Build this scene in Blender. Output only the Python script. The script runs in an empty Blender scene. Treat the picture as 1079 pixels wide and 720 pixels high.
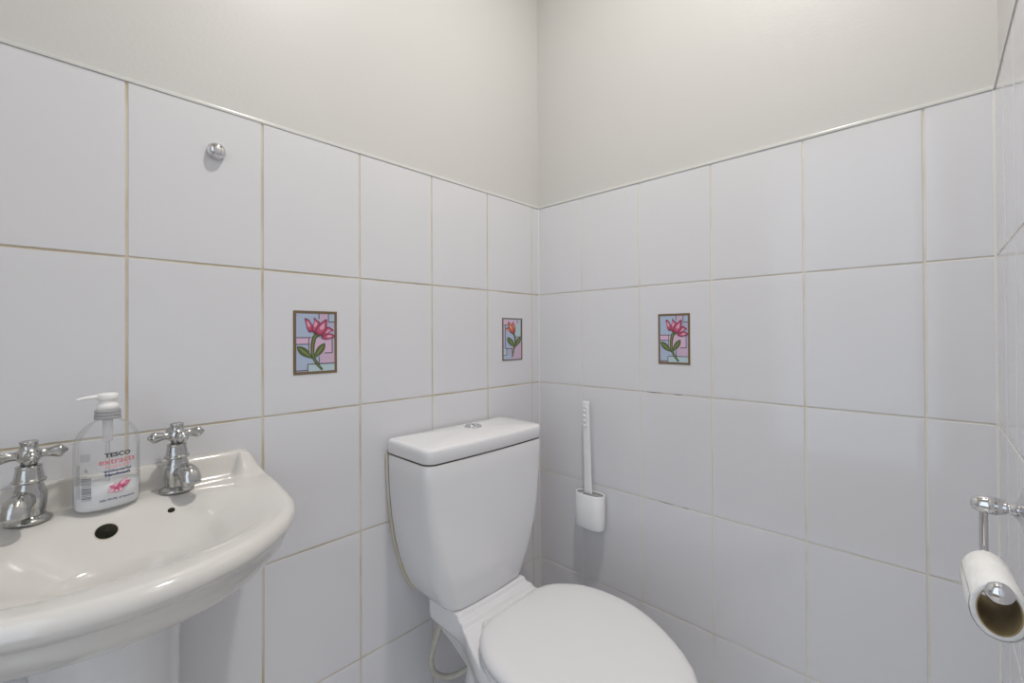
import bpy, bmesh, math, random
import numpy as np
from mathutils import Vector, Matrix
random.seed(4)
SC = bpy.context.scene
COL = SC.collection
PI = math.pi
H = 1.04            # camera height above the floor
W = 1.0367          # room width (left wall x=0, end wall y=0)
YF = -1.50          # wall behind the camera
ZC = 2.60           # ceiling
ZT = H + .4225      # top of the tiling
ROW = .2921

# ------------------------------------------------------------------ materials
def nodes(name):
    m = bpy.data.materials.new(name); m.use_nodes = True
    nt = m.node_tree
    return m, nt, nt.nodes['Principled BSDF']
def mat(name, col, rough=.4, metal=0., coat=0., noise=None, bump=None, ior=None):
    """noise=(scale, amount, second colour)   bump=(scale, strength, distance)"""
    m, nt, b = nodes(name)
    b.inputs['Base Color'].default_value = (*col, 1)
    b.inputs['Roughness'].default_value = rough
    b.inputs['Metallic'].default_value = metal
    b.inputs['Coat Weight'].default_value = coat
    b.inputs['Coat Roughness'].default_value = .04
    if ior: b.inputs['IOR'].default_value = ior
    tc = nt.nodes.new('ShaderNodeTexCoord')
    if noise:
        n = nt.nodes.new('ShaderNodeTexNoise'); n.inputs['Scale'].default_value = noise[0]
        n.inputs['Detail'].default_value = 5
        nt.links.new(tc.outputs['Object'], n.inputs['Vector'])
        r = nt.nodes.new('ShaderNodeValToRGB')
        lo, hi = noise[3] if len(noise) > 3 else (.35, .75)
        r.color_ramp.elements[0].position = lo; r.color_ramp.elements[1].position = hi
        r.color_ramp.elements[0].color = (*col, 1)
        c2 = [a*(1-noise[1]) + c*noise[1] for a, c in zip(col, noise[2])]
        r.color_ramp.elements[1].color = (*c2, 1)
        nt.links.new(n.outputs['Fac'], r.inputs['Fac'])
        nt.links.new(r.outputs['Color'], b.inputs['Base Color'])
    if bump:
        n = nt.nodes.new('ShaderNodeTexNoise'); n.inputs['Scale'].default_value = bump[0]
        nt.links.new(tc.outputs['Object'], n.inputs['Vector'])
        bp = nt.nodes.new('ShaderNodeBump'); bp.inputs['Strength'].default_value = bump[1]
        bp.inputs['Distance'].default_value = bump[2]
        nt.links.new(n.outputs['Fac'], bp.inputs['Height'])
        nt.links.new(bp.outputs['Normal'], b.inputs['Normal'])
    return m
def clear(name, tint, alpha, rough=.08, col=(.8, .82, .85)):
    """clear moulded plastic / soapy liquid: part see-through, part pale body, glossy skin"""
    m, nt, b = nodes(name)
    b.inputs['Base Color'].default_value = (*col, 1)
    b.inputs['Roughness'].default_value = rough
    t = nt.nodes.new('ShaderNodeBsdfTransparent'); t.inputs['Color'].default_value = (*tint, 1)
    g = nt.nodes.new('ShaderNodeBsdfGlossy'); g.inputs['Roughness'].default_value = rough
    mx = nt.nodes.new('ShaderNodeMixShader'); mx.inputs['Fac'].default_value = alpha
    nt.links.new(t.outputs[0], mx.inputs[1]); nt.links.new(b.outputs[0], mx.inputs[2])
    lw = nt.nodes.new('ShaderNodeLayerWeight'); lw.inputs['Blend'].default_value = .25
    mul = nt.nodes.new('ShaderNodeMath'); mul.operation = 'MULTIPLY'; mul.inputs[1].default_value = .38
    nt.links.new(lw.outputs['Fresnel'], mul.inputs[0])
    m2 = nt.nodes.new('ShaderNodeMixShader')
    nt.links.new(mul.outputs[0], m2.inputs['Fac'])
    nt.links.new(mx.outputs[0], m2.inputs[1]); nt.links.new(g.outputs[0], m2.inputs[2])
    nt.links.new(m2.outputs[0], nt.nodes['Material Output'].inputs['Surface'])
    return m

PLASTER = mat('plaster_paint', (.60, .590, .573), .38, noise=(3, .12, (.58, .569, .551)), bump=(160, .10, .002))
TILE = mat('glazed_tile', (.69, .687, .707), .10, noise=(5, .35, (.672, .669, .696)), bump=(14, .05, .003))
GROUT = mat('grout', (.66, .61, .52), .85, noise=(9, .8, (.48, .37, .20), (.40, .70)))
GROUTW = mat('pale_grout', (.74, .71, .65), .85, noise=(12, .6, (.56, .50, .38), (.48, .75)))
CORNER = mat('corner_sealant', (.74, .73, .70), .5)
MOULD = mat('dark_grout_mark', (.20, .15, .17), .9)
TRIM = mat('tile_trim', (.60, .60, .58), .2)
CERAMIC = mat('ceramic', (.65, .63, .60), .09, coat=.4, noise=(7, .3, (.65, .63, .59)))
CERAMICT = mat('toilet_ceramic', (.76, .755, .765), .10, coat=.4)
PEDCER = mat('pedestal_ceramic', (.70, .70, .70), .12, coat=.3)
SEATP = mat('seat_plastic', (.72, .71, .72), .28)
CHROME = mat('chrome', (.72, .72, .73), .07, 1., bump=(60, .06, .002))
CHROMEOLD = mat('worn_chrome', (.56, .56, .55), .15, 1., noise=(45, .6, (.33, .33, .31)), bump=(110, .30, .002))
DARK = mat('painted_hole_shade', (.030, .028, .012), .85)  # near-black colour standing for the shade inside openings
STAIN = mat('stained_ceramic', (.55, .50, .38), .3)
SEAL = mat('sealant', (.66, .63, .55), .5, noise=(14, .7, (.55, .42, .18)))
SEALD = mat('tank_gap', (.075, .065, .03), .9)
HOSE = mat('hose', (.50, .48, .42), .45, noise=(50, .5, (.36, .34, .28)))
BRUSHW = mat('white_plastic', (.82, .82, .83), .35)
BRUSHG = mat('grey_silicone', (.34, .345, .34), .6)
PAPER = mat('tissue', (.80, .795, .785), .95, bump=(70, .5, .004))
CARD = mat('cardboard', (.40, .31, .16), .8, noise=(40, .4, (.26, .19, .10)))
CEIL = mat('ceiling_paint', (.84, .83, .82), .6)
FLOORM = mat('floor_vinyl', (.76, .745, .73), .4, noise=(20, .4, (.4, .38, .35)))
DOORP = mat('door_paint', (.76, .75, .73), .35)
BOTTLE = clear('clear_bottle', (.985, .988, .99), .07)
LIQUID = clear('soap_liquid', (.97, .98, 1.), .70, .3, (.97, .98, 1.))
TUBE = clear('dip_tube', (.95, .95, .95), .30, .2, (.85, .85, .85))
COLLAR = clear('pump_collar', (.7, .7, .7), .62, .25, (.50, .50, .51))
PUMPW = mat('pump_plastic', (.84, .835, .82), .3)
def ink(name, c): return mat('print_' + name, c, .4)
INK = {k: ink(k, c) for k, c in dict(black=(.03, .03, .03), navy=(.05, .06, .17), red=(.58, .13, .17), pink=(.72, .33, .40),
       magenta=(.50, .05, .17), rose=(.66, .20, .33), blush=(.80, .52, .58), white=(.80, .80, .80), grey=(.22, .23, .25), yellow=(.6, .4, .1)).items()}

# ------------------------------------------------------------------ mesh building
class MB:
    def __init__(s): s.v = []; s.f = []; s.m = []; s.s = []
    def add(s, vs, fs, mi=0, smooth=True):
        o = len(s.v); s.v += [tuple(float(c) for c in p) for p in vs]
        for f in fs: s.f.append(tuple(i+o for i in f)); s.m.append(mi); s.s.append(smooth)
    def loft(s, rings, cap0=True, cap1=True, mi=0, smooth=True, closed=True):
        n = len(rings[0]); vs = [p for r in rings for p in r]; fs = []
        for k in range(len(rings)-1):
            for i in range(n if closed else n-1):
                j = (i+1) % n
                fs.append((k*n+i, k*n+j, (k+1)*n+j, (k+1)*n+i))
        if cap0: fs.append(tuple(range(n-1, -1, -1)))
        if cap1: fs.append(tuple((len(rings)-1)*n+i for i in range(n)))
        s.add(vs, fs, mi, smooth)
    def lathe(s, prof, org=(0, 0, 0), axis=(0, 0, 1), n=40, mi=0, sx=1., sy=1.):
        """prof: (radius, height) list along axis"""
        a = Vector(axis).normalized()
        e1 = Vector((1, 0, 0)) if abs(a.z) > .9 else Vector((0, 0, 1)).cross(a).normalized()
        e2 = a.cross(e1); o = Vector(org); rings = []
        for r, h in prof:
            r = max(r, 1e-5)
            rings.append([o + a*h + e1*(r*sx*math.cos(2*PI*i/n)) + e2*(r*sy*math.sin(2*PI*i/n)) for i in range(n)])
        s.loft(rings, True, True, mi)
    def tube(s, path, rad, n=20, mi=0, sub=8, caps=True):
        P = [Vector(p) for p in path]
        R = rad if isinstance(rad, (list, tuple)) else [rad]*len(P)
        if sub > 1 and len(P) > 2:
            Q = []; RR = []
            for k in range(len(P)-1):
                p0 = P[max(k-1, 0)]; p1 = P[k]; p2 = P[k+1]; p3 = P[min(k+2, len(P)-1)]
                for t in range(sub):
                    u = t/sub
                    Q.append(.5*((2*p1)+(p2-p0)*u+(2*p0-5*p1+4*p2-p3)*u*u+(3*p1-p0-3*p2+p3)*u**3))
                    RR.append(R[k]*(1-u)+R[k+1]*u)
            Q.append(P[-1]); RR.append(R[-1]); P, R = Q, RR
        up = None; rings = []
        for k, p in enumerate(P):
            t = (P[min(k+1, len(P)-1)] - P[max(k-1, 0)]).normalized()
            if up is None:
                up = Vector((0, 0, 1)) if abs(t.z) < .9 else Vector((1, 0, 0))
            e1 = (up - t*up.dot(t)).normalized(); e2 = t.cross(e1); up = e1
            rings.append([p + e1*(R[k]*math.cos(2*PI*i/n)) + e2*(R[k]*math.sin(2*PI*i/n)) for i in range(n)])
        s.loft(rings, caps, caps, mi)
    def box(s, lo, hi, mi=0):
        x0, y0, z0 = lo; x1, y1, z1 = hi
        vs = [(x0, y0, z0), (x1, y0, z0), (x1, y1, z0), (x0, y1, z0), (x0, y0, z1), (x1, y0, z1), (x1, y1, z1), (x0, y1, z1)]
        s.add(vs, [(3, 2, 1, 0), (4, 5, 6, 7), (0, 1, 5, 4), (1, 2, 6, 5), (2, 3, 7, 6), (3, 0, 4, 7)], mi, False)
    def build(s, name, mats, parent=None, org=None, bevel=0, subsurf=0, normals=True):
        if not isinstance(mats, (list, tuple)): mats = [mats]
        o = Vector(org) if org is not None else (parent_loc(parent) if parent else Vector((0, 0, 0)))
        me = bpy.data.meshes.new(name)
        me.from_pydata([tuple(Vector(p)-o) for p in s.v], [], s.f)
        for m in mats: me.materials.append(m)
        me.polygons.foreach_set('material_index', s.m)
        me.polygons.foreach_set('use_smooth', s.s)
        if normals:
            bm = bmesh.new(); bm.from_mesh(me)
            bmesh.ops.recalc_face_normals(bm, faces=bm.faces); bm.to_mesh(me); bm.free()
        me.update()
        ob = bpy.data.objects.new(name, me); COL.objects.link(ob)
        if parent: ob.parent = parent
        else: ob.location = o
        if bevel:
            b = ob.modifiers.new('bevel', 'BEVEL'); b.width = bevel; b.segments = 3; b.limit_method = 'ANGLE'
            b.harden_normals = False
            me.polygons.foreach_set('use_smooth', [True]*len(me.polygons))
        if subsurf:
            d = ob.modifiers.new('subdivision', 'SUBSURF'); d.levels = d.render_levels = subsurf
        return ob
LOC = {}
def parent_loc(p):
    v = Vector((0, 0, 0))
    while p: v += p.location; p = p.parent
    return v
def thing(name, loc, label, cat, group=None):
    o = bpy.data.objects.new(name, None); COL.objects.link(o); o.location = loc
    o.empty_display_size = .05
    tag(o, label, cat, group); return o
def tag(o, label, cat, group=None):
    o['label'] = label; o['category'] = cat
    if group: o['group'] = group
def struct(o): o['kind'] = 'structure'; return o
def smooth(t): t = min(max(t, 0), 1); return t*t*(3-2*t)
def sharp(ob, ang=40):
    """smooth shading that keeps edges sharper than ang"""
    me = ob.data; bm = bmesh.new(); bm.from_mesh(me)
    for e in bm.edges:
        if len(e.link_faces) == 2 and e.calc_face_angle(0) > math.radians(ang): e.smooth = False
    bm.to_mesh(me); bm.free(); return ob

# ------------------------------------------------------------------ room shell
LC = [-1.452, -1.2495, -1.0466, -.8440, -.6395, -.4368, -.2361, -.0350]
RC = [.1742, .3674, .5606, .7551, .9465]
DC = [-.127, -.2445, -.447, -.650, -.853, -1.056, -1.259, -1.462]
RZ = [ZT - ROW*i for i in range(5)] + [0.]
def tiling(mb, P, us, zs, gap=.0040):
    """P(u, z, d): point on the wall, d = depth into the room"""
    us = sorted(us); zs = sorted(zs)
    for i in range(len(us)-1):
        for j in range(len(zs)-1):
            u0, u1, z0, z1 = us[i]+gap/2, us[i+1]-gap/2, zs[j]+gap/2, zs[j+1]-gap/2
            if u1-u0 < .006 or z1-z0 < .006: continue
            tu, tz = random.uniform(-1, 1)*.0016, random.uniform(-1, 1)*.0016
            cu, cz = (u0+u1)/2, (z0+z1)/2
            def ring(ins, d):
                a, b, c, e = u0+ins, u1-ins, z0+ins, z1-ins
                return [P(u, z, d + tu*(u-cu) + tz*(z-cz)) for u, z in ((a, c), (b, c), (b, e), (a, e))]
            w = min(.012, (u1-u0)*.3)
            R = [ring(0, -.0045), ring(0, -.0009), ring(.00035, -.0003), ring(w, 0.)]
            mb.loft(R, False, True, 1, False)
def wall(name, slab_lo, slab_hi, P, us, grout_box, marks=None, gm=GROUT):
    mb = MB(); mb.box(slab_lo, slab_hi, 0)
    mb.box(*grout_box, 2)
    tiling(mb, P, us, RZ)
    if marks:
        for u0, u1, z, t in marks:
            ps = [P(u0, z+.0004, -.0009), P((u0+u1)/2, z+.0009-t, -.0009), P(u1, z+.0004, -.0009), P(u1, z+.0009, -.0009), P((u0+u1)/2, z+.0012, -.0009), P(u0, z+.0009, -.0009)]
            mb.add(ps, [tuple(range(6))], 3, False)
    return struct(mb.build(name, [PLASTER, TILE, gm, MOULD], org=(0, 0, 0)))
T = .10
wall('wall_left', (-T, YF-T, 0), (-.005, T, ZC), lambda u, z, d: (d, u, z), [YF] + [c for c in LC if c > YF] + [.0014],
     ((-.006, YF, 0), (-.0017, 0, ZT)))
wall('wall_end', (-T, .005, 0), (W+T, T, ZC), lambda u, z, d: (u, -d, z), [-.0014] + RC + [W+.0014],
     ((0, .0016, 0), (W, .006, ZT)), marks=[(.385, .43, ZT-2*ROW, .0016), (.46, .487, ZT-2*ROW, .0015), (.418, .46, ZT-3*ROW, .0012), (.485, .50, ZT-3*ROW, .001)], gm=GROUTW)
wall('wall_right', (W+.005, YF-T, 0), (W+T, T, ZC), lambda u, z, d: (W-d, u, z), [YF] + [c for c in DC if c > YF] + [.0014],
     ((W+.0010, YF, 0), (W+.006, 0, ZT)), gm=GROUTW)
mb = MB()                                        # wall behind the camera, with the open doorway
DX0, DX1, DZ = .34, .98, 2.00
mb.box((-T, YF-T, 0), (DX0, YF, ZC)); mb.box((DX1, YF-T, 0), (W+T, YF, ZC)); mb.box((DX0, YF-T, DZ), (DX1, YF, ZC))
struct(mb.build('wall_front', [PLASTER], org=(0, 0, 0)))
mb = MB()
mb.box((DX0-.06, YF, 0), (DX0, YF+.015, DZ+.06)); mb.box((DX1, YF, 0), (W-.001, YF+.015, DZ+.06)); mb.box((DX0, YF, DZ), (DX1, YF+.015, DZ+.06))
struct(mb.build('trim_4', [DOORP], org=(0, 0, 0)))
mb = MB(); mb.box((-T, YF-T, -.1), (W+T, T, 0)); struct(mb.build('floor', [FLOORM], org=(0, 0, 0)))
mb = MB(); mb.box((-T, YF-T, ZC), (W+T, T, ZC+.1)); struct(mb.build('ceiling', [CEIL], org=(0, 0, 0)))
def trim(name, a, b, inw):
    """quarter-round strip capping the tiling from a to b; inw = direction into the room"""
    a, b, inw = Vector(a), Vector(b), Vector(inw); up = Vector((0, 0, 1)); r = .0065
    prof = [(-.006, -.0019)] + [(.0012*math.cos(t*PI/16), -.0019+r*math.sin(t*PI/16)) for t in range(9)] + [(-.006, r-.0019)]
    mb = MB(); mb.loft([[p + inw*u + up*w for u, w in prof] for p in (a, b)])
    return struct(sharp(mb.build(name, [TRIM], org=(0, 0, 0))))
trim('trim_1', (0, YF, ZT), (0, 0, ZT), (1, 0, 0))
trim('trim_2', (0, 0, ZT), (W, 0, ZT), (0, -1, 0))
trim('trim_3', (W, YF, ZT), (W, 0, ZT), (-1, 0, 0))

for nm, x, sx in (('trim_5', 0, 1), ('trim_6', W, -1)):      # pale sealant in the two tiled corners
    mb = MB(); q = .0022
    mb.loft([[(x-sx*.001, .001, z), (x+sx*q, .001, z), (x+sx*q, -.0002, z), (x+sx*q*.45, -q*.45, z), (x+sx*.0002, -q, z), (x-sx*.001, -q, z)] for z in (0, ZT-.003)], smooth=False)
    struct(mb.build(nm, [CORNER], org=(0, 0, 0)))

# ------------------------------------------------------------------ printed flower pictures on the tiles
def rgb8(r, g, b):
    f = lambda c: ((c/255+.055)/1.055)**2.4 if c > 10 else c/3294.6
    g_ = (f(r)+f(g)+f(b))/3; return tuple(.98*(c*.82+g_*.18) for c in (f(r), f(g), f(b)))
PB = {k: mat('pane_'+k, rgb8(*c), .16) for k, c in dict(blue=(168, 184, 212), lilac=(178, 172, 204), pink=(200, 170, 198), aqua=(176, 202, 210),
     gold=(122, 98, 66), lead=(96, 84, 78), pdeep=(176, 44, 92), pmid=(196, 72, 118), plight=(226, 158, 184), odeep=(186, 62, 50), omid=(212, 104, 72),
     olight=(224, 150, 116), green=(92, 110, 52), gdark=(58, 70, 34), glight=(132, 146, 84), line=(88, 62, 58), pk2=(214, 176, 206)).items()}
PN = list(PB); PM = [PB[k] for k in PN]; PI_ = {k: i for i, k in enumerate(PN)}
def flat(mb, P, pts, d, c):
    """a printed film: polygon with a thin edge"""
    n = len(pts)
    cu = sum(p[0] for p in pts)/n; cv = sum(p[1] for p in pts)/n
    mb.add([P(u, v, d) for u, v in pts] + [P(cu, cv, d)], [(i, (i+1) % n, n) for i in range(n)], PI_[c], False)
def curve(pts, n=6):
    """closed Catmull-Rom outline"""
    out = []; m = len(pts)
    for k in range(m):
        p = [pts[(k+j-1) % m] for j in range(4)]
        for t in range(n):
            u = t/n
            out.append(tuple(.5*(2*p[1][i]+(p[2][i]-p[0][i])*u+(2*p[0][i]-5*p[1][i]+4*p[2][i]-p[3][i])*u*u+(3*p[1][i]-p[0][i]-3*p[2][i]+p[3][i])*u**3) for i in (0, 1)))
    return out
def shrink(pts, s, to=None):
    n = len(pts); c = to or (sum(p[0] for p in pts)/n, sum(p[1] for p in pts)/n)
    return [(c[0]+(p[0]-c[0])*s, c[1]+(p[1]-c[1])*s) for p in pts]
def leaf_pts(a, b, wd):
    (ax, ay), (bx, by) = a, b; dx, dy = bx-ax, by-ay; L = math.hypot(dx, dy); nx, ny = -dy/L, dx/L
    l = [(ax+dx*t+nx*wd*math.sin(PI*t**.8), ay+dy*t+ny*wd*math.sin(PI*t**.8)) for t in [i/12 for i in range(13)]]
    r = [(ax+dx*t-nx*wd*math.sin(PI*t**.8), ay+dy*t-ny*wd*math.sin(PI*t**.8)) for t in [i/12 for i in range(11, 0, -1)]]
    return l+r
# drawn on a 330 x 480 sheet, origin top left
LOTUS = dict(size=(330, 480),
  panes=[(22, 20, 190, 202, 'blue'), (190, 20, 262, 80, 'pink'), (262, 20, 310, 80, 'blue'), (190, 80, 310, 400, 'lilac'), (22, 202, 112, 252, 'pk2'),
         (22, 252, 190, 450, 'blue'), (112, 205, 292, 322, 'pk2'), (190, 322, 310, 400, 'pink'), (104, 408, 310, 460, 'aqua'), (22, 450, 104, 460, 'lilac')],
  leads=[(22, 200, 130, 205), (22, 250, 112, 255), (110, 202, 115, 312), (187, 20, 192, 60), (187, 350, 192, 402), (260, 20, 265, 82), (262, 79, 310, 84),
         (289, 205, 294, 324), (230, 320, 294, 325), (104, 402, 310, 407), (101, 408, 106, 462), (22, 448, 104, 453)],
  petals=[([(84, 60), (108, 66), (128, 92), (142, 120), (136, 152), (116, 160), (100, 136), (92, 100)], 'p'),
          ([(150, 52), (170, 68), (196, 92), (190, 130), (160, 165), (142, 160), (138, 120), (152, 84)], 'p'),
          ([(300, 150), (276, 128), (256, 122), (232, 140), (212, 172), (204, 190), (240, 184), (272, 158)], 'p'),
          ([(310, 196), (290, 176), (262, 172), (236, 180), (208, 202), (236, 216), (268, 212)], 'p'),
          ([(243, 64), (246, 110), (240, 150), (210, 180), (180, 182), (160, 158), (170, 128), (200, 94)], 'p')],
  stem=[(176, 176), (152, 205), (140, 260), (140, 320), (150, 362), (178, 410), (214, 452)], sw=(14, 9, 7),
  leaves=[((24, 268), (142, 364), 26), ((236, 246), (148, 364), 24)], calyx=(172, 186, 22))
TULIP = dict(size=(212, 460),
  panes=[(14, 20, 160, 76, 'pk2'), (160, 20, 200, 120, 'aqua'), (140, 76, 200, 204, 'aqua'), (14, 76, 34, 330, 'lilac'), (34, 76, 140, 330, 'blue'), (140, 204, 200, 280, 'lilac'),
         (100, 280, 200, 446, 'pink'), (14, 330, 44, 400, 'aqua'), (44, 330, 100, 446, 'lilac'), (14, 400, 100, 446, 'blue')],
  leads=[(14, 74, 70, 79), (157, 20, 161, 60), (196, 20, 200, 204), (138, 202, 200, 207), (30, 76, 34, 330), (30, 328, 110, 333), (42, 330, 46, 402), (14, 400, 46, 404), (98, 330, 102, 380)],
  petals=[([(36, 116), (62, 104), (84, 126), (110, 168), (84, 158), (58, 132)], 'o'),
          ([(110, 44), (126, 76), (136, 110), (132, 150), (112, 172), (100, 130), (98, 84)], 'o'),
          ([(60, 44), (84, 62), (108, 88), (122, 130), (112, 170), (86, 148), (66, 108)], 'o')],
  stem=[(122, 176), (134, 220), (134, 270), (126, 320), (112, 370), (102, 424)], sw=(7, 7, 5),
  leaves=[((52, 206), (128, 322), 24), ((194, 202), (130, 322), 20)], calyx=(116, 172, 12))
def picture(D, org, ux, nrm, w, h, label, grp='printed flower pictures on the wall tiles'):
    """org = top left corner on the wall, ux = direction to the right, nrm = out of the wall"""
    org, ux, nrm = Vector(org), Vector(ux), Vector(nrm); sw, sh = D['size']
    P = lambda u, v, d: org + ux*(u/sw*w) - Vector((0, 0, 1))*(v/sh*h) + nrm*(.0006+d)
    t = thing('flower_tile_picture', org, label, 'tile picture', grp)
    mb = MB(); mb.loft([[P(a*sw, b*sh, d) for a, b in ((0, 0), (1, 0), (1, 1), (0, 1))] for d in (-.0007, 0)], True, True, PI_['blue'], False)
    for i, (a, b, c, e, col) in enumerate(D['panes']): flat(mb, P, [(a, b), (c, b), (c, e), (a, e)], .00008+.00002*i, col)
    mb.build('pane_panel', PM, t, normals=False)
    for i, (a, b, c, e) in enumerate(D['leads']):
        mb = MB(); flat(mb, P, [(a-1, b-1), (c+1, b-1), (c+1, e+1), (a-1, e+1)], .00036+.00001*i, 'lead')
        mb.build('lead_line', PM, t, normals=False)
    mb = MB(); g = 20 if D is LOTUS else 11
    for a, b, c, e in ((0, 0, sw, g), (0, sh-g, sw, sh), (0, g, g, sh-g), (sw-g, g, sw, sh-g)):
        mb.loft([[P(u, v, d) for u, v in ((a, b), (c, b), (c, e), (a, e))] for d in (-.0006, .0006)], True, True, PI_['gold'], False)
    mb.build('frame', PM, t)
    mb = MB(); L = D['stem']; Lw, Rw = [], []
    for k, p in enumerate(L):
        q0, q1 = L[max(k-1, 0)], L[min(k+1, len(L)-1)]
        dx, dy = q1[0]-q0[0], q1[1]-q0[1]; l = math.hypot(dx, dy)
        s = D['sw'][0]+(D['sw'][2]-D['sw'][0])*k/(len(L)-1)
        Lw.append((p[0]-dy/l*s, p[1]+dx/l*s)); Rw.append((p[0]+dy/l*s, p[1]-dx/l*s))
    def strip(e, d, c):
        for k in range(len(L)-1):
            q = [Lw[k], Lw[k+1], Rw[k+1], Rw[k]]
            cs = [L[k], L[k+1], L[k+1], L[k]]
            flat(mb, P, [(b[0]+(a[0]-b[0])*e, b[1]+(a[1]-b[1])*e) for a, b in zip(q, cs)], d, c)
    strip(1.3, .00045, 'gdark'); strip(.8, .00050, 'green'); strip(.25, .00055, 'glight')
    cx, cy, r = D['calyx']; circ = [(cx+r*math.cos(i*PI/8), cy+r*.6*math.sin(i*PI/8)) for i in range(16)]
    flat(mb, P, circ, .00052, 'green')
    mb.build('stem', PM, t, normals=False)
    for a, b, wd in D['leaves']:
        mb = MB()
        flat(mb, P, leaf_pts(a, b, wd+3), .00060, 'gdark'); flat(mb, P, shrink(leaf_pts(a, b, wd), .94), .00065, 'green')
        flat(mb, P, shrink(leaf_pts(a, b, wd*.35), .7), .00070, 'glight')
        mb.build('leaf', PM, t, normals=False)
    for i, (pts, k) in enumerate(D['petals']):
        mb = MB(); c = curve(pts); d = .00075 + i*.0002; tip = pts[0]
        n = len(c); ctr = (sum(p[0] for p in c)/n, sum(p[1] for p in c)/n)
        hi = (ctr[0]*.72+tip[0]*.28, ctr[1]*.72+tip[1]*.28)
        flat(mb, P, shrink(c, 1.06), d, 'line'); flat(mb, P, shrink(c, .95), d+.00004, k+'deep')
        flat(mb, P, shrink(c, .74, hi), d+.00008, k+'mid'); flat(mb, P, shrink(c, .42, hi), d+.00012, k+'light')
        mb.build('petal', PM, t, normals=False)
    return t
picture(LOTUS, (0, -.7866, H+.0515), (0, 1, 0), (1, 0, 0), .092, .1345, 'pink lotus picture with gold frame on the left wall, between basin and toilet cistern')
picture(TULIP, (0, -.1755, H+.0500), (0, 1, 0), (1, 0, 0), .0905, .1325, 'narrow orange tulip picture on the left wall near the corner above the cistern')
picture(LOTUS, (.4215, 0, H+.0515), (1, 0, 0), (0, -1, 0), .0855, .1335, 'pink lotus picture on the end wall, right of the toilet brush')

# ------------------------------------------------------------------ chrome knob on the left wall
kc = Vector((0, -.9220, H+.3405))
t = thing('wall_knob', kc, 'small round chrome knob high on the left wall tile above the basin', 'knob')
mb = MB(); mb.lathe([(0.01159, 0.00000), (0.01281, 0.00056), (0.01440, 0.00336), (0.01488, 0.00582), (0.01440, 0.00739), (0.01318, 0.00784)], kc, (1, 0, 0)); mb.build('base', CHROME, t)
mb = MB(); mb.lathe([(0.01342, 0.00739), (0.01379, 0.00896), (0.01318, 0.01176), (0.01147, 0.01456), (0.00878, 0.01658), (0.00549, 0.01770), (0.00220, 0.01814), (0.00000, 0.01826)], kc, (1, 0, 0)); mb.build('dome', CHROME, t)

# ------------------------------------------------------------------ toilet
TY = -.381
t = thing('toilet', (.33, TY, 0), 'white ceramic toilet with closed lid and cistern against the left wall', 'toilet')
def rrect(x0, x1, y0, y1, z, r0, r1, bow=0., n=9):
    """rounded rectangle ring; r0 = corner radius at the wall side, r1 = at the front; bow = front bulge"""
    pts = []
    for (cx, cy, a0, r) in ((x1-r1, y1-r1, 0, r1), (x0+r0, y1-r0, 90, r0), (x0+r0, y0+r0, 180, r0), (x1-r1, y0+r1, 270, r1)):
        for k in range(n):
            a = math.radians(a0 + 90*k/(n-1)); pts.append([cx+r*math.cos(a), cy+r*math.sin(a), z])
        if a0 == 270:
            pass
    # extra points on the front face so that it can bow
    a, b = pts[-1], pts[0]; m = 9
    pts += [[x1, a[1]+(b[1]-a[1])*k/m, z] for k in range(1, m)]
    c, hw = (y0+y1)/2, (y1-y0)/2
    for p in pts:
        if p[0] > (x0+x1)/2: p[0] += bow*(1-((p[1]-c)/hw)**2)
    return [tuple(p) for p in pts]
CZ = [(.3990, .1165, .1575, .030), (.4015, .1205, .1610, .032), (.410, .1265, .1640, .036), (.43, .1375, .1665, .039), (.46, .151, .168, .038), (.50, .1645, .1700, .034), (.55, .1765, .1715, .031),
      (.60, .1845, .1722, .029), (.66, .1905, .1725, .027), (.71, .1932, .1726, .026), (.7505, .1940, .1727, .025), (.7520, .1936, .1723, .025), (.7528, .1925, .1712, .025)]
mb = MB(); mb.loft([rrect(.009, xf, TY-hw, TY+hw, z, .006, r, .006) for z, hw, xf, r in CZ]); sharp(mb.build('cistern', CERAMICT, t), 35)
mb = MB(); mb.loft([rrect(.009, .1708, TY-.1922, TY+.1922, z, .006, .026, .006) for z in (.7505, .7575)]); mb.build('tank_gap', SEALD, t)
mb = MB()
LZ = [(.7560, .0035), (.7566, .0012), (.7585, 0), (.776, 0), (.7825, .0002), (.7862, .0014), (.7888, .0036), (.7901, .0068), (.7906, .011)]
rings = [rrect(.009+ins*.3, .1735-ins, TY-.1945+ins, TY+.1945-ins, z, .006, .025-ins*.4, .007) for z, ins in LZ]
base = rings[-1]
for s, dz in ((.92, .0014), (.8, .0027), (.6, .0041), (.35, .0052), (.1, .0056)):
    rings.append([(.085+(p[0]-.085)*s, TY+(p[1]-TY)*s, .7906+dz) for p in base])
mb.loft(rings); lid = mb.build('cistern_lid', CERAMICT, t)
bc = Vector((.078, -.3635, .7945))
mb = MB(); mb.lathe([(.0215, -.001), (.0228, .0012), (.0228, .0030), (.0214, .0048), (.0188, .0054), (.0184, .0036), (.0180, .0036)], bc); b = mb.build('button_ring', CHROME, lid)
mb = MB()
for s in (1, -1):                                # the two half-moon push pads
    pts = [(.0176*math.cos(a)*s, .0176*math.sin(a)) for a in [math.radians(-84+168*i/16) for i in range(17)]]
    pts = [(max(abs(x), .0006)*s, y) for x, y in pts]
    mb.loft([[(bc.x+y*.8+x*.6, bc.y+x*.8-y*.6, bc.z+z) for x, y in (pts if z < .006 else shrink(pts, .92))] for z in (.001, .0054, .0066 if s > 0 else .0078)])
sharp(mb.build('flush_button', CHROME, lid))
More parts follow.
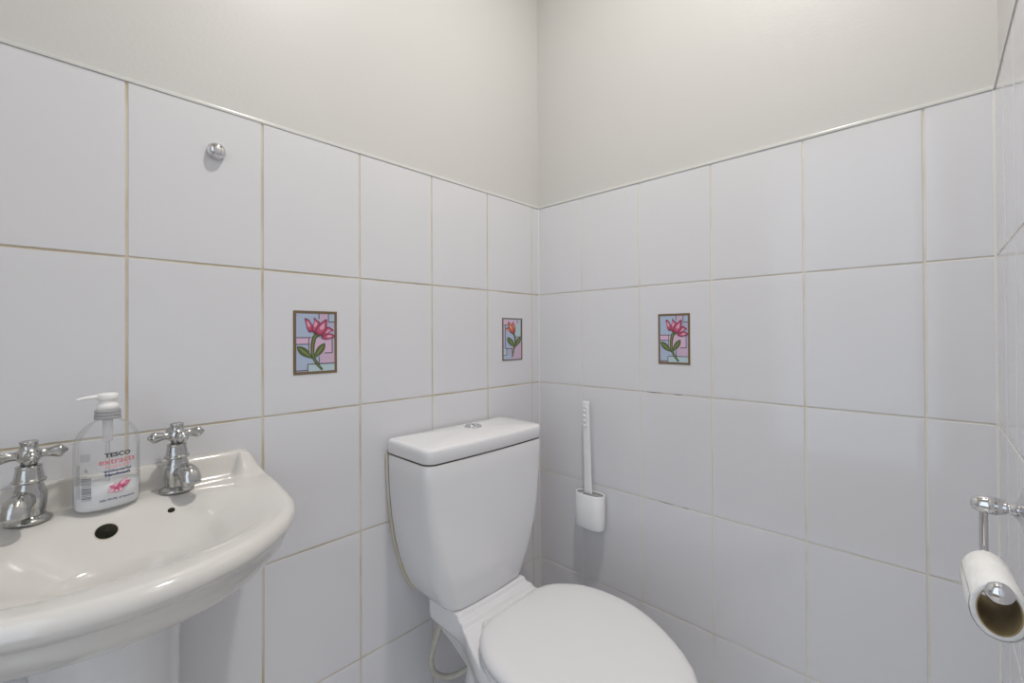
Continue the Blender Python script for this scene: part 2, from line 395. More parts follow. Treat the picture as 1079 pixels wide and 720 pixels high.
# sealant bead along the cistern's edges at the wall
mb = MB()
path = [(.005, TY-hw+.0008, z) for z, hw, xf, r in reversed(CZ)]
mb.tube(path, .0036, 10, sub=3); mb.build('sealant', SEAL, t); mb = MB(); path = [(.005, TY+hw-.0008, z) for z, hw, xf, r in reversed(CZ)]; mb.tube(path, .0036, 10, sub=3)
mb.build('sealant', SEAL, t)
# pan: rings of (rear x, front x, rear half width, widest half width)
def spl(pts, x):
    if x <= pts[0][0]: return pts[0][1]
    for k in range(len(pts)-1):
        (a, fa), (b, fb) = pts[k], pts[k+1]
        if x <= b:
            u = (x-a)/(b-a); ma = (fb-pts[k-1][1])/(b-pts[k-1][0]) if k else (fb-fa)/(b-a)
            mb_ = (pts[k+2][1]-fa)/(pts[k+2][0]-a) if k+2 < len(pts) else (fb-fa)/(b-a)
            h = b-a
            return (2*u**3-3*u*u+1)*fa+(u**3-2*u*u+u)*h*ma+(-2*u**3+3*u*u)*fb+(u**3-u*u)*h*mb_
    return pts[-1][1]
def egg(x0, x1, tab, n=72):
    """closed outline from the half-width table (x, hw); ends at the front tip"""
    xs = [x0+(x1-x0)*(.62*k/n+.38*math.sin(.5*PI*k/n)) if k < n else x1 for k in range(n+1)]
    xs = xs[:-1] + [x1-(x1-xs[-2])*q for q in (.7, .45, .25, .1, .03)] + [x1]
    xs = sorted(xs + [x0+(e-.0575)*(x1-x0)/(.6605-.0575) for e in (.1685, .1705, .1725, .1745, .177, .180, .1895, .1915, .1935, .196, .199, .203, .208)])
    half = [(x, max(spl(tab, x), 0)) for x in xs]; half[-1] = (x1, 0.)
    return half
def pan_ring(x0, x1, tab, zf, sh=0.):
    h = egg(x0, x1, tab)
    m = 8
    back = [(x0, h[0][1]*(1-2*k/m)) for k in range(1, m)]
    pts = [(x, w) for x, w in reversed(h)]           # tip -> rear, +y side
    pts += back
    pts += [(x, -w) for x, w in h[:-1]]
    return [(x, TY+w, zf(x)) for x, w in pts]
TOP = [(.055, .110), (.12, .112), (.17, .113), (.20, .120), (.24, .138), (.30, .163), (.38, .181), (.44, .182), (.50, .168), (.56, .139), (.61, .103), (.648, .055), (.664, 0)]
def sc(tab, f, fx=1., x0=.055): return [(x0+(x-x0)*fx, w*f) for x, w in tab]
def zt(x):
    if x < .170: return .400
    if x < .180: return .400 - .010*smooth((x-.170)/.010)
    if x < .190: return .390
    if x < .203: return .390 - .010*smooth((x-.190)/.013)
    return .380 - .002*smooth((x-.203)/.04)
rings = []
inner = [(x, max(w-.0035, 0)) for x, w in TOP]
rim = pan_ring(.0575, .6605, sc(inner, 1, .995), zt)
rings.append(rim)
rings.append(pan_ring(.0555, .662, sc(TOP, .994), lambda x: zt(x)-.0012))
rings.append(pan_ring(.055, .664, TOP, lambda x: zt(x)-.0045))
rings.append(pan_ring(.055, .662, sc(TOP, .995, .997), lambda x: .360-.010*smooth((x-.2)/.2)))
rings.append(pan_ring(.055, .657, sc(TOP, .985, .985), lambda x: .346-.012*smooth((x-.1)/.3)))
rings.append(pan_ring(.0575, .652, sc(TOP, .97, .98), lambda x: .3435-.012*smooth((x-.1)/.3)))
rings.append(pan_ring(.075, .63, sc(TOP, .90, .94), lambda x: .330-.02*smooth((x-.1)/.3)))
rings.append(pan_ring(.125, .59, sc(TOP, .80, .88), lambda x: .300-.02*smooth((x-.1)/.3)))
rings.append(pan_ring(.175, .54, sc(TOP, .66, .80), lambda x: .262))
rings.append(pan_ring(.205, .49, sc(TOP, .54, .74), lambda x: .215))
rings.append(pan_ring(.215, .46, sc(TOP, .47, .70), lambda x: .15))
rings.append(pan_ring(.205, .46, sc(TOP, .47, .70), lambda x: .08))
rings.append(pan_ring(.185, .48, sc(TOP, .54, .73), lambda x: .025))
rings.append(pan_ring(.175, .49, sc(TOP, .57, .745), lambda x: .0005))
mb = MB(); mb.loft(rings, False, True)
nh = (len(rim)-7+1)//2                            # top face: a ladder of strips between the two sides
up_, dn_ = rim[:nh], [rim[0]] + list(reversed(rim[nh+7:]))
for k in range(nh-1):
    q = [up_[k], up_[k+1], dn_[k+1], dn_[k]] if k else [up_[0], up_[1], dn_[1]]
    mb.add(q, [tuple(range(len(q)))], 0, True)
# trapway behind the foot
mb.tube([(.30, TY, .26), (.235, TY, .285), (.175, TY, .255), (.15, TY, .17), (.145, TY, .08), (.145, TY, .002)], [.05, .056, .058, .058, .060, .064], 28)
mb.build('pan', CERAMICT, t)
SEAT = [(.243, .074), (.2442, .083), (.248, .098), (.257, .116), (.274, .136), (.31, .163), (.355, .178), (.40, .183), (.44, .1815), (.50, .166), (.56, .136), (.61, .099), (.645, .056), (.661, 0)]
def seat_ring(off, z, x0=.243, x1=.661):
    tab = [(x, max(w+off, 0)) for x, w in SEAT]
    tab = [(.44+(x-.44)*(1+off/.21), w) for x, w in tab]
    return pan_ring(.44+(x0-.44)*(1+off/.21), .44+(x1-.44)*(1+off/.21), tab, (lambda x: z) if not callable(z) else z)
def seat_in(f_, z_): return [(.44+(x-.44)*f_, TY+(y-TY)*f_, z_) for x, y, z in seat_ring(-.016, 0)]
mb = MB(); mb.loft([seat_in(.5, .393), seat_ring(-.004, .393), seat_ring(-.001, .391), seat_ring(-.001, .382), seat_ring(-.004, .3795), seat_in(.5, .3795)]); sharp(mb.build('seat', SEATP, t), 50)
mb = MB(); mb.loft([seat_ring(-.004, .3955), seat_ring(0, .3975), seat_ring(.0012, .402), seat_ring(0, .4075), seat_ring(-.003, .412), seat_ring(-.008, .4155),
                    seat_ring(-.016, .4178)] + [seat_in(f_, z_) for f_, z_ in ((.86, .4188), (.7, .4199), (.5, .4208), (.3, .4214), (.1, .4216))]); sharp(mb.build('seat_lid', SEATP, t), 50)
for s in (-1, 1):
    mb = MB(); mb.lathe([(.013, .378), (.0135, .380), (.0135, .389), (.0125, .392), (.008, .393)], (.232, TY+s*.075, 0)); mb.build('hinge', SEATP, t)
mb = MB(); mb.tube([(.10, -.462, .395), (.092, -.478, .345), (.080, -.486, .30), (.065, -.490, .25), (.058, -.478, .205), (.075, -.455, .188), (.105, -.430, .200), (.13, -.41, .23)], .0068, 16)
mb.build('water_hose', HOSE, t)
mb = MB(); mb.lathe([(.012, 0), (.012, .02), (.009, .022), (.009, .03)], (.10, -.462, .38), (0, 0, -1), 8); mb.build('hose_nut', BRUSHW, t)

# ------------------------------------------------------------------ wash basin
BY = -1.072; BT = H-.2535
bas = thing('wash_basin', (.15, BY, 0), 'white ceramic pedestal wash basin on the left wall with two chrome taps', 'basin')
OUT = [(0, .223), (.06, .2225), (.11, .221), (.155, .217), (.195, .213), (.227, .207), (.262, .194), (.291, .177), (.318, .154), (.345, .125), (.366, .092), (.381, .050), (.387, 0)]
# dense half outline
half = []
for k in range(len(OUT)-1):
    p = [OUT[max(k-1, 0)], OUT[k], OUT[k+1], OUT[k+2] if k+2 < len(OUT) else (OUT[k][0], -OUT[k][1])]
    for i in range(12):
        u = i/12
        half.append(tuple(.5*(2*p[1][j]+(p[2][j]-p[0][j])*u+(2*p[0][j]-5*p[1][j]+4*p[2][j]-p[3][j])*u*u+(3*p[1][j]-p[0][j]-3*p[2][j]+p[3][j])*u**3) for j in (0, 1)))
half.append(OUT[-1])
full = half + [(x, -y) for x, y in reversed(half[:-1])]          # from +y wall end round the front to -y wall end
FA = np.array(full)
def resample(poly, n):
    P = np.array(poly); s = np.concatenate([[0], np.cumsum(np.hypot(*np.diff(P, axis=0).T))])
    q = np.linspace(0, s[-1], n)
    return np.stack([np.interp(q, s, P[:, 0]), np.interp(q, s, P[:, 1])], 1)
NF, NB = 210, 90
outl = np.concatenate([resample(full, NF), resample([(0, -.223), (0, .223)], NB+2)[1:-1]])
def edge_dist(X, Y):
    A, B = FA[:-1], FA[1:]; D = B-A
    best = np.full(X.shape, 9.)
    for a, d in zip(A, D):
        tt = np.clip(((X-a[0])*d[0]+(Y-a[1])*d[1])/(d@d), 0, 1)
        best = np.minimum(best, np.hypot(X-a[0]-tt*d[0], Y-a[1]-tt*d[1]))
    return best
ss = lambda v: (lambda c: c*c*(3-2*c))(np.clip(v, 0, 1))
def basin_z(X, Y):
    d = edge_dist(X, Y); z = np.full(X.shape, BT)
    # bowl
    cx, bb = .205, .180
    a = np.where(X < cx, .124, .122); ex = np.where(X < cx, 2.7, 2.25)
    rho = ((np.abs(X-cx)/a)**ex + (np.abs(Y)/bb)**ex)**(1/ex)
    h = .077*(1-np.clip(rho, 0, 1.6)**1.35) + .045*ss((.42-rho)/.34)
    z = z - .5*(h+np.sqrt(h*h+.012**2)) + .0006
    # ledge at the wall stands a touch proud, upstand and its returning ears
    up = .037*(1-ss((X-.013)/.021))
    e = np.abs(.2228-np.abs(Y))
    rise = ss((e-.001)/.029)
    ear = .036*rise*(1-ss((e-.040)/.018))*(1-ss((X-.020)/.052))
    m = np.maximum(up*rise, ear); z = z + m
    # rounded outer edge
    r = .0165
    z = z - np.where(d < r, r-np.sqrt(np.maximum(r*r-(r-np.minimum(d, r))**2, 0)), 0)
    return z
K = 120; ctr = np.array([.20, 0.]); rings = []
for k in range(K+1):
    tt = (k/K)**1.7*.997
    P = outl*(1-tt) + ctr*tt
    z = basin_z(P[:, 0], P[:, 1])
    rings.append([(x, BY+y, zz) for (x, y), zz in zip(P, z)])
ear_top = rings[0]
low = []
SK = [(BT-.020, 1.0), (BT-.026, .985), (BT-.031, .968), (BT-.034, .958), (BT-.042, .953), (BT-.055, .935), (BT-.070, .895), (BT-.085, .825), (BT-.100, .730), (BT-.115, .600), (BT-.126, .46), (BT-.130, .36)]
for zz, f in reversed(SK):
    low.append([(x*(f if f < .9 else f), BY+y*(f**.85), min(zz, e[2]-.001) if f == 1.0 else zz) for (x, y), e in zip(outl, ear_top)])
mb = MB(); mb.loft(low + rings); mb.build('bowl', CERAMIC, bas)
def surf(x, y):
    e = .0015
    f = lambda a, b: float(basin_z(np.array([a]), np.array([b-BY]))[0])
    z = f(x, y); n = Vector((-(f(x+e, y)-f(x-e, y))/(2*e), -(f(x, y+e)-f(x, y-e))/(2*e), 1)).normalized()
    return Vector((x, y, z)), n
for nm, x, y, r in (('overflow_hole', .109, -1.0775, .0120), ('chain_hole', .104, -1.0035, .0044)):
    p, n = surf(x, y)
    mb = MB(); mb.lathe([(r*1.12, -.002), (r*1.11, .0002), (r*1.06, .0006), (r*1.0, .0004), (r*.98, -.0006)], p, n, 28); rim = mb.build(nm, STAIN, bas)
    mb = MB(); mb.lathe([(r*1.02, .0004), (r*.9, .00030), (r*.5, .0002), (0, .00015)], p+n*.0003, n, 28); mb.build('hole_shade_disc', DARK, rim)  # dark disc laid on the glaze, painted as the hole's inner shade
p, n = surf(.205, BY)
mb = MB(); mb.lathe([(.030, -.001), (.030, .002), (.026, .0035), (.019, .002), (.018, -.001), (.004, -.002)], p, (0, 0, 1)); mb.build('waste', CHROME, bas)
# pedestal: half-round column standing under the bowl
PZ = [(.001, .112, .200), (.02, .110, .198), (.05, .094, .185), (.12, .083, .172), (.35, .078, .163), (.58, .080, .165), (.63, .086, .172), (.668, .094, .182)]
def pedring(z, hw, xf):
    pts = [(.03, -hw), (.03, hw)]
    arc = [(.095+(xf-.095)*math.sin(a), hw*math.cos(a)) for a in [PI*k/36 for k in range(37)]]
    return [(x, BY+y, z) for x, y in [(.03, hw)] + arc + [(.03, -hw)]]
mb = MB(); mb.loft([pedring(*p) for p in PZ]); sharp(mb.build('pedestal', PEDCER, bas), 60)

# ------------------------------------------------------------------ taps
def tap(cx, cy, rot, label):
    z0 = BT-.001
    t = thing('basin_tap', (cx, cy, z0), label, 'tap', 'chrome cross-head taps on the basin')
    M = Matrix.Rotation(rot, 3, 'Z')
    def L(x, y, z): return Vector((cx, cy, z0)) + M @ Vector((x, y, z))
    o = (cx, cy, z0)
    mb = MB(); mb.lathe([(.0215, 0), (.0235, .0015), (.0235, .0035), (.0215, .0055), (.0185, .0068), (.0170, .0085)], o); mb.build('flange', CHROMEOLD, t)
    mb = MB(); mb.lathe([(.0160, .0060), (.0158, .010), (.0172, .020), (.0180, .028), (.0176, .036), (.0150, .044), (.0132, .0485), (.0134, .0505)], o); body = mb.build('body', CHROMEOLD, t)
    # spout: grows out of the body, ends in a big rounded nose with a flat mouth
    path = [(.004, 0, .026), (.014, 0, .029), (.024, 0, .0315), (.034, 0, .0320), (.0425, 0, .0285), (.0462, 0, .0225), (.0466, 0, .0180)]
    mb = MB(); mb.tube([L(*p) for p in path], [.0112, .0112, .0116, .0128, .0140, .0140, .0138], 28); mb.build('spout', CHROMEOLD, t)
    mb = MB(); mb.lathe([(.0105, 0), (.0100, -.0006), (.003, -.0008)], L(.0466, 0, .0179), (0, 0, 1), 24); mb.build('spout_shade_disc', DARK, t)  # dark disc on the closed spout end, painted as shade inside it
    mb = MB(); mb.lathe([(.0130, .0486), (.0168, .0496), (.0176, .0510), (.0172, .0526), (.0156, .0536), (.0150, .0555), (.0141, .060), (.0132, .0650), (.0128, .0672), (.0134, .0682), (.0134, .0694), (.0122, .0702), (.0085, .0706)], o); mb.build('bonnet', CHROMEOLD, t)
    mb = MB(); mb.lathe([(.0082, .0700), (.0082, .0742), (.0108, .0760), (.0124, .0795), (.0130, .0835), (.0124, .0875), (.0106, .0900), (.0090, .0912), (.0086, .0950), (.0092, .0985), (.0096, .1000), (.0084, .1006), (.003, .1000)], o)
    hub = mb.build('handle', CHROMEOLD, t)
    for k in range(4):
        a = k*PI/2 + .10 - rot
        d = M @ Vector((math.cos(a), math.sin(a), 0))
        ln = 1.
        mb = MB(); mb.lathe([(.0072, .006), (.0060, .011), (.0052, .014), (.0054, .018), (.0064, .0225), (.0078, .0268), (.0083, .0295), (.0078, .0320), (.0056, .0340), (.0036, .0356), (.0030, .0370), (.0014, .0384), (0, .0388)],
                            Vector((cx, cy, z0+.0835)), d, 24)
        mb.build('handle_arm', CHROMEOLD, hub)
    for o_ in [t_ for c_ in t.children for t_ in (c_, *c_.children)]:
        for v_ in o_.data.vertices: v_.co.z *= 1.10
    return t
tap(.056, -.989, .24, 'chrome cross-head basin tap between soap bottle and right end of basin')
tap(.057, -1.153, -.24, 'chrome cross-head basin tap left of the soap bottle, cut by the photo edge')

# ------------------------------------------------------------------ soap bottle
bo = Vector((.064, -1.0735, BT+.0005)); BA = math.radians(10)
bt = thing('soap_bottle', bo, 'clear pump bottle of hand wash standing on the basin between the taps', 'soap bottle')
bu = Vector((-math.sin(BA), math.cos(BA), 0)); bn = Vector((math.cos(BA), math.sin(BA), 0))     # width axis, front normal
def oval(a, b, z, n=64, e=2.25):
    out = []
    for i in range(n):
        q = 2*PI*i/n; c, s = math.cos(q), math.sin(q)
        out.append(bo + bn*(b*math.copysign(abs(c)**(2/e), c)) + bu*(a*math.copysign(abs(s)**(2/e), s)) + Vector((0, 0, z)))
    return out
A0, B0 = .0376, .0240
BP = [(0, .90), (.0012, .955), (.004, .99), (.008, 1), (.03, 1), (.06, 1), (.090, 1), (.099, .992), (.107, .965), (.1135, .915), (.119, .83), (.1232, .71), (.1265, .56), (.1285, .455)]
sec = []
for z, f in BP:
    k = smooth((z-.094)/.0345); sec.append(oval(A0*f*(1-k)+.0148*k*f/.455*1., B0*f*(1-k)+.0148*k, z, e=2.25-.25*k))
sec.append(oval(.0145, .0145, .1295, e=2)); sec.append(oval(.0145, .0145, .133, e=2))
mb = MB(); mb.loft(sec, True, False); body = mb.build('bottle', BOTTLE, bt)
mb = MB(); mb.loft([oval(A0*f*.955, B0*f*.94, z) for z, f in ((.0015, .90), (.004, .975), (.008, 1), (.02, 1), (.0365, 1))]); mb.build('liquid', LIQUID, bt)
mb = MB(); mb.lathe([(.0150, .1300), (.0156, .1310), (.0156, .1330), (.0148, .1336), (.0148, .1352), (.0154, .1358), (.0154, .1378), (.0147, .1384), (.0147, .1398), (.0152, .1404), (.0152, .1424), (.0140, .1432), (.011, .1434)], bo)
mb.build('collar', COLLAR, bt)
mb = MB(); mb.lathe([(.0128, .1425), (.0126, .149), (.0118, .1515), (.0105, .1525), (.0100, .158), (.0118, .1590), (.0124, .1605), (.0124, .1655), (.0116, .1672), (.008, .1680), (.0, .1682)], bo)
hd = mb.build('pump', PUMPW, bt)
mb = MB(); q = bo + Vector((0, 0, .1632)); dn = Vector((.18, -1, 0)).normalized()
mb.tube([q+dn*.006, q+dn*.016, q+dn*.026+Vector((0, 0, -.0005)), q+dn*.034+Vector((0, 0, -.0022))], [.0040, .0030, .0022, .0017], 16, sub=4); mb.build('nozzle', PUMPW, hd)
mb = MB(); mb.lathe([(.0058, .1300), (.0058, .098), (.0045, .096), (.0026, .0955), (.0026, .006)], bo); mb.build('dip_tube', TUBE, bt)
# printing, wrapped onto the oval front
tab = [(0., 0.)]; N_ = 400
def opt(q, off=.00035):
    e = 2.25; c, s = math.cos(q), math.sin(q)
    return Vector(((B0+off)*math.copysign(abs(c)**(2/e), c), (A0+off)*math.copysign(abs(s)**(2/e), s), 0))
acc = 0.; qs = [0.]; al = [0.]
for i in range(1, N_+1):
    acc += (opt(PI*.9*i/N_)-opt(PI*.9*(i-1)/N_)).length; qs.append(PI*.9*i/N_); al.append(acc)
def wrap(s, z):
    q = float(np.interp(abs(s), al, qs))*(1 if s >= 0 else -1)
    p = opt(q); return bo + bn*p.x + bu*p.y + Vector((0, 0, z))
def text(body_, size, sx=1., bold=0.):
    cu = bpy.data.curves.new('lettering', 'FONT'); cu.body = body_; cu.size = size; cu.align_x = 'CENTER'; cu.resolution_u = 3; cu.offset = bold
    o = bpy.data.objects.new('lettering', cu); COL.objects.link(o)
    dg = bpy.context.evaluated_depsgraph_get(); me = bpy.data.meshes.new_from_object(o.evaluated_get(dg))
    vs = [(v.co.x*sx, v.co.y) for v in me.vertices]; fs = [tuple(p.vertices) for p in me.polygons]
    bpy.data.objects.remove(o); bpy.data.curves.remove(cu); bpy.data.meshes.remove(me)
    return vs, fs
def write(name, s0, z, txt, size, colr, sx=1., bold=0.):
    mb = MB(); vs, fs = text(txt, size, sx, bold)
    mb.add([wrap(s0+x, z+y) for x, y in vs], fs, 0, False)
    return mb.build(name, INK[colr], body, normals=False)
S0 = .006
write('brand_lettering', S0, .0765, 'TESCO', .0085, 'black', 1.15, .00030)
write('product_lettering', S0, .0665, 'extracts', .0118, 'red', 1.12, .00012)
write('scent_lettering', S0, .0610, 'magnolia', .0068, 'pink', 1.25, .00008)
write('type_lettering', S0, .0545, 'antibacterial', .0052, 'navy', 1.25, .00016)
write('use_lettering', S0, .0490, 'handwash', .0058, 'navy', 1.30, .00030)
write('claim_lettering', S0, .0135, 'kills 99.9% of bacteria', .0042, 'navy', 1.1, .00010)
# flower on the label
FC = (S0-.001, .0305)
def petal2(name, cx, cz, ang, ln, wd, c1, c2):
    mb = MB(); d = Vector((math.cos(ang), math.sin(ang))); nrm = Vector((-d.y, d.x))
    def poly(l0, l1, w, off):
        ts = [i/10 for i in range(11)]
        up = [(cx+d.x*(l0+(l1-l0)*u)+nrm.x*w*math.sin(PI*u**.8), cz+d.y*(l0+(l1-l0)*u)+nrm.y*w*math.sin(PI*u**.8)) for u in ts]
        dn = [(cx+d.x*(l0+(l1-l0)*u)-nrm.x*w*math.sin(PI*u**.8), cz+d.y*(l0+(l1-l0)*u)-nrm.y*w*math.sin(PI*u**.8)) for u in reversed(ts[1:-1])]
        return up+dn
    for k, (pp, mi) in enumerate(((poly(0, ln, wd, 0), 0), (poly(ln*.30, ln*.92, wd*.62, 0), 1))):
        n = len(pp); vs = [wrap(x, z) + bn*(.00008*k) for x, z in pp]
        cxx = sum(x for x, z in pp)/n; czz = sum(z for x, z in pp)/n
        mb.add(vs+[wrap(cxx, czz)+bn*(.00008*k)], [(i, (i+1) % n, n) for i in range(n)], mi, False)
    mb.build(name, [INK[c1], INK[c2]], body, normals=False)
for ang, ln, wd, c1, c2 in ((2.75, .0105, .0026, 'magenta', 'rose'), (3.6, .0125, .0030, 'rose', 'blush'), (2.1, .0080, .0024, 'rose', 'blush'), (4.5, .0085, .0030, 'magenta', 'blush'), (5.5, .0105, .0032, 'rose', 'blush'),
                            (.35, .0180, .0040, 'magenta', 'rose'), (.75, .0165, .0038, 'rose', 'blush'), (.05, .0120, .0028, 'magenta', 'magenta')):
    petal2('printed_petal', FC[0], FC[1], ang, ln, wd, c1, c2)
# barcode and small print round the left flank, small print on the right flank
def block(name, rects, colr):
    mb = MB()
    for s0, z0, s1, z1 in rects:
        n = max(1, int((s1-s0)/.002)); vs = []
        for i in range(n+1):
            s = s0+(s1-s0)*i/n; vs += [wrap(s, z0), wrap(s, z1)]
        mb.add(vs, [(2*i, 2*i+2, 2*i+3, 2*i+1) for i in range(n)], 0, False)
    return mb.build(name, INK[colr], body, normals=False)
rs = random.Random(3)
z = .019; bars = []
while z < .0505:
    h_ = rs.choice((.0006, .0010, .0016)); bars.append((-.0340, z, -.0232, z+h_)); z += h_ + rs.choice((.0006, .0009, .0013))
block('barcode', bars, 'grey')
def smallprint(name, s0, s1, z0, z1, step, colr, vert=False):
    rects = []
    if not vert:
        zz = z0
        while zz < z1:
            s = s0
            while s < s1-.0008:
                w_ = rs.uniform(.001, .0028); rects.append((s, zz, min(s+w_, s1), zz+step*.42)); s += w_+.0006
            zz += step
    else:
        s = s0
        while s < s1:
            zz = z0
            while zz < z1-.0008:
                w_ = rs.uniform(.001, .0028); rects.append((s, zz, s+step*.42, min(zz+w_, z1))); zz += w_+.0006
            s += step
    return block(name, rects, colr)
smallprint('small_print', -.0352, -.0242, .0745, .0835, .0018, 'grey')
smallprint('small_print', .0325, .0370, .036, .092, .0017, 'grey', True)
smallprint('small_print', -.0405, -.0365, .022, .070, .0017, 'grey', True)
block('recycling_mark', [(-.0300, .0585, -.0290, .0640), (-.0290, .0585, -.0275, .0595), (-.0278, .0592, -.0268, .0612), (-.0290, .0610, -.0272, .0618), (-.0290, .0632, -.0278, .0640)], 'grey')

# ------------------------------------------------------------------ toilet brush and its wall holder
hx, hy, hz0, hz1 = .2185, -.0285, .466, .567
hold = thing('toilet_brush_holder', (hx, hy, hz0), 'white oval plastic brush holder fixed to the end wall beside the cistern', 'brush holder')
def stad(w, d, z, n=44):
    out = []
    r = d; l = w-d
    for i in range(n):
        a = 2*PI*i/n; c, s = math.cos(a), math.sin(a)
        e = 3.0
        out.append((hx + w*math.copysign(abs(c)**(2/e), c), hy + d*math.copysign(abs(s)**(2/2.4), s), z))
    return out
HW, HD = .0470, .0235
mb = MB(); mb.loft([stad(HW*.90, HD*.86, hz0), stad(HW*.965, HD*.95, hz0+.0015), stad(HW*.985, HD*.985, hz0+.006), stad(HW, HD, hz0+.02), stad(HW, HD, hz1-.001), stad(HW-.0006, HD-.0006, hz1),
                    stad(HW-.0032, HD-.0032, hz1), stad(HW-.0036, HD-.0036, hz1-.001), stad(HW-.0036, HD-.0036, hz0+.006)]); mb.build('cup', BRUSHW, hold)
mb = MB(); mb.loft([stad(HW-.0034, HD-.0034, hz1-.0035), stad(HW-.0034, HD-.0034, hz1-.0012), stad(HW-.0050, HD-.0050, hz1-.0008), stad(HW-.0054, HD-.0054, hz1-.0035)], False, False); mb.build('rim_liner', BRUSHG, hold)
mb = MB(); mb.box((hx-.02, hy+HD-.001, hz0+.03), (hx+.02, -.0001, hz1-.02)); mb.build('wall_mount', BRUSHW, hold, bevel=.002)
br = thing('toilet_brush', (hx-.005, hy, hz0+.02), 'slim white toilet brush standing in the oval holder on the end wall', 'toilet brush')
mb = MB()
def hring(z, w, dx, dy=0., th=.0045):
    pts = []
    for i in range(24):
        a = 2*PI*i/24; c, s = math.cos(a), math.sin(a)
        pts.append((hx-.004+dx + w*math.copysign(abs(c)**.45, c), hy+dy + th*math.copysign(abs(s)**.45, s), z))
    return pts
HR = [(hz1-.012, .0135, -.0020), (hz1+.004, .0135, -.0022), (hz1+.007, .0122, -.0024), (hz1+.05, .0118, -.0034), (hz1+.10, .0113, -.0046), (hz1+.15, .0110, -.0058), (hz1+.20, .0110, -.0070), (hz1+.262, .0112, -.0086), (hz1+.2685, .0112, -.0088), (hz1+.2705, .0098, -.0088)]
mb.loft([hring(*h_) for h_ in HR]); han = mb.build('handle', BRUSHW, br)
for k in range(4):                               # the four thumb dimples
    zz = hz1+.248-.0148*k; xx = hx-.004-.0084+k*.0004
    mb = MB(); mb.lathe([(.0072, -.0006), (.0072, .0016), (.0066, .0022), (.0058, .0014), (.0044, .0003), (0, .0000)], (xx, hy-.0043, zz), (0, -1, 0), 24); mb.build('dimple', BRUSHW, han)
mb = MB(); mb.loft([stad(.037, .0165, z) for z in (hz0+.012, hz0+.08)] + [stad(.034, .0150, hz1-.010), stad(.0125, .006, hz1-.008)])
mb.build('brush_head', BRUSHG, br)

# ------------------------------------------------------------------ toilet roll and its holder on the right wall
ax = Vector((-math.sin(.045), math.cos(.045), 0)); axn = Vector((math.cos(.045), math.sin(.045), 0))
RN = Vector((1.0012, -.4873, H-.2752)); RLEN = .086
CR, OR = .0232, .0280
fw_ = .68            # the roll has sagged to an upright oval
up = Vector((0, 0, 1))
hp = RN + up*(.0188) + ax*.004
elbow = hp + ax*(RLEN+.010); top = elbow + up*.0575
t = thing('toilet_roll_holder', (W, top.y, top.z), 'chrome swing-arm toilet roll holder mounted on the right wall', 'toilet roll holder')
mb = MB(); rc = Vector((W, top.y, top.z))
mb.lathe([(.0275, 0), (.0280, .002), (.0280, .006), (.0262, .0085), (.0215, .0105), (.0140, .0125), (.0088, .0155), (.0062, .0190), (.0050, .0215), (.0058, .0230)], rc, (-1, 0, 0)); mb.build('wall_rose', CHROME, t)
dxx = W-top.x
mb = MB(); mb.lathe([(.0045, .020), (.0078, .023), (.0094, .028), (.0102, .034), (.0102, dxx-.010), (.0100, dxx-.002), (.0090, dxx+.005), (.0066, dxx+.009), (.003, dxx+.0108), (0, dxx+.011)], rc, (-1, 0, 0)); mb.build('pivot', CHROME, t)
mb = MB(); mb.tube([top, top-up*.02, elbow+up*.014, elbow+up*.004-ax*.001, elbow-ax*.006, elbow-ax*.016, elbow-ax*.05, hp-ax*.004], .0038, 16, sub=6); mb.build('arm', CHROME, t)
mb = MB(); mb.lathe([(.0036, -.004), (.0066, -.002), (.0092, .0006), (.0106, .0042), (.0103, .0076), (.0084, .0104), (.0050, .0122), (0, .0128)], hp, -ax); mb.build('end_knob', CHROME, t)
roll = thing('toilet_roll', RN+ax*RLEN*.5, 'nearly used white toilet roll hanging on the chrome holder', 'toilet roll')
def circ(p, r, n=56, spiral=0.):
    return [p + axn*((r-.0232*(1-fw_))*math.cos(2*PI*i/n)) + up*((r)*math.sin(2*PI*i/n)) for i in range(n)]
F = RN+ax*RLEN
mb = MB()
mb.loft([circ(RN, CR+.0004), circ(RN-ax*.0002, CR+.002), circ(RN, OR-.0012), circ(RN+ax*.0012, OR), circ(RN+ax*.03, OR+.0003), circ(F-ax*.03, OR), circ(F-ax*.0012, OR), circ(F, OR-.0012), circ(F, CR+.0004), circ(RN, CR+.0004)], False, False)
mb.build('paper', PAPER, roll)
# loose last sheet hugging the lower right of the roll
mb = MB(); A_ = [math.radians(a) for a in range(-200, 8, 8)]
def sheet(p, off): return [p + axn*((OR-.0232*(1-fw_)+off+.0020*max(0, (math.degrees(a)+200)/208)**3)*math.cos(a)) + up*((OR+off+.0020*max(0, (math.degrees(a)+200)/208)**3)*math.sin(a)) for a in A_]
a, b, c, d = sheet(RN+ax*.001, .0006), sheet(F-ax*.001, .0006), sheet(F-ax*.001, .0012), sheet(RN+ax*.001, .0012)
mb.loft([a, b, c, d, a], False, False, closed=False); mb.build('loose_sheet', PAPER, roll)
mb = MB(); mb.loft([circ(RN+ax*.0005, CR-.0008), circ(RN+ax*.0003, CR+.0004), circ(F-ax*.0003, CR+.0004), circ(F-ax*.0005, CR-.0008), circ(RN+ax*.0005, CR-.0008)], False, False); mb.build('cardboard_tube', CARD, roll)

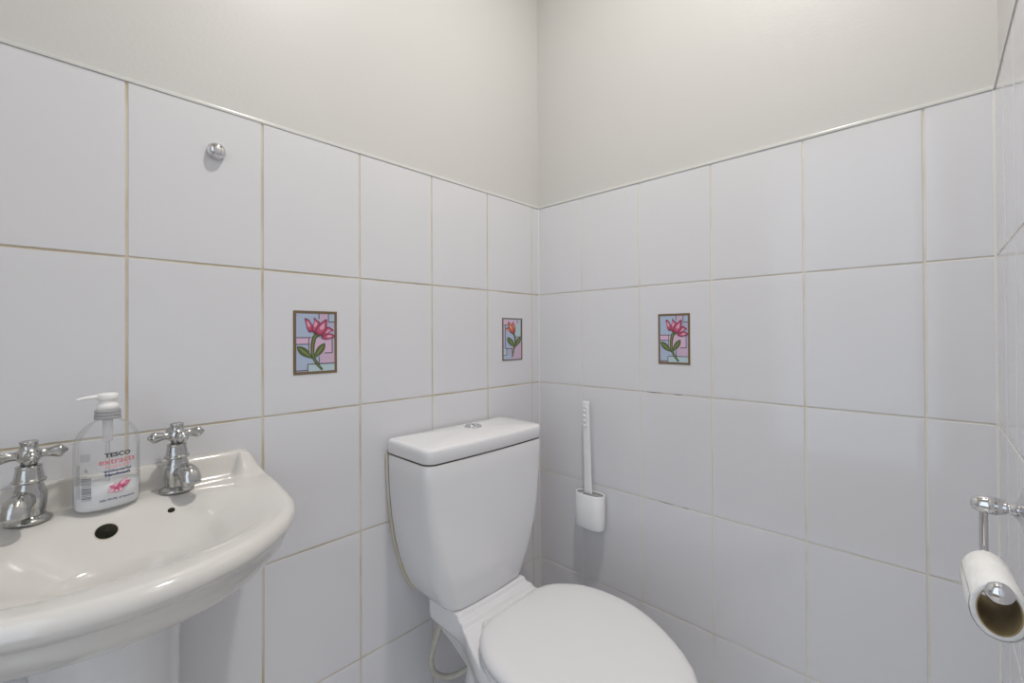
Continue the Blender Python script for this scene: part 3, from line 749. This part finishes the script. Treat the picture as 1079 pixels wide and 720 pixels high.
# ------------------------------------------------------------------ light, world, camera
w = bpy.data.worlds.new('daylight'); SC.world = w; w.use_nodes = True
wn = w.node_tree; bg = wn.nodes['Background']; bg.inputs['Strength'].default_value = 1.5
tc = wn.nodes.new('ShaderNodeTexCoord'); sx = wn.nodes.new('ShaderNodeSeparateXYZ'); rp = wn.nodes.new('ShaderNodeValToRGB')
wn.links.new(tc.outputs['Generated'], sx.inputs[0]); wn.links.new(sx.outputs['Z'], rp.inputs['Fac']); wn.links.new(rp.outputs['Color'], bg.inputs['Color'])
rp.color_ramp.elements[0].position = 0.; rp.color_ramp.elements[0].color = (.76, .87, 1., 1)
rp.color_ramp.elements[1].position = .5; rp.color_ramp.elements[1].color = (.80, .88, 1., 1)
mp = wn.nodes.new('ShaderNodeMath'); mp.operation = 'GREATER_THAN'; mp.inputs[1].default_value = -.22      # floor of the space outside the door
mxw = wn.nodes.new('ShaderNodeMix'); mxw.data_type = 'RGBA'
wn.links.new(sx.outputs['Z'], mp.inputs[0]); wn.links.new(mp.outputs[0], mxw.inputs[0]); wn.links.new(rp.outputs['Color'], mxw.inputs[7])
mxw.inputs[6].default_value = (.16, .13, .10, 1); wn.links.new(mxw.outputs[2], bg.inputs['Color'])
ld = bpy.data.lights.new('ceiling_downlight', 'AREA'); ld.shape = 'DISK'; ld.size = .10; ld.energy = 11.7; ld.color = (1, .968, .915); ld.spread = math.radians(150)
lo = bpy.data.objects.new('ceiling_lamp', ld); COL.objects.link(lo); lo.location = (.68, -.58, 2.595)

f, th, pt, ro, sy = 462.02, .7646, .006, -.0053, -10.63
fw = Vector((-math.sin(th)*math.cos(pt), math.cos(th)*math.cos(pt), math.sin(pt)))
r = Vector((math.cos(th), math.sin(th), 0)); u = r.cross(fw)
r2 = r*math.cos(ro)+u*math.sin(ro); u2 = -r*math.sin(ro)+u*math.cos(ro)
cd = bpy.data.cameras.new('camera'); cam = bpy.data.objects.new('camera', cd); COL.objects.link(cam)
cam.matrix_world = Matrix(((r2.x, u2.x, -fw.x, .9561), (r2.y, u2.y, -fw.y, -1.1283), (r2.z, u2.z, -fw.z, H), (0, 0, 0, 1)))
cd.sensor_width = 36; cd.sensor_fit = 'HORIZONTAL'; cd.lens = 36*f/1079; cd.shift_y = sy/1079
cd.clip_start = .01
SC.camera = cam
SC.view_settings.view_transform = 'Standard'; SC.view_settings.look = 'None'; SC.view_settings.gamma = 1
SC.view_settings.exposure = 0.
SC.cycles.max_bounces = 14; SC.cycles.diffuse_bounces = 8; SC.cycles.glossy_bounces = 6; SC.cycles.transparent_max_bounces = 16
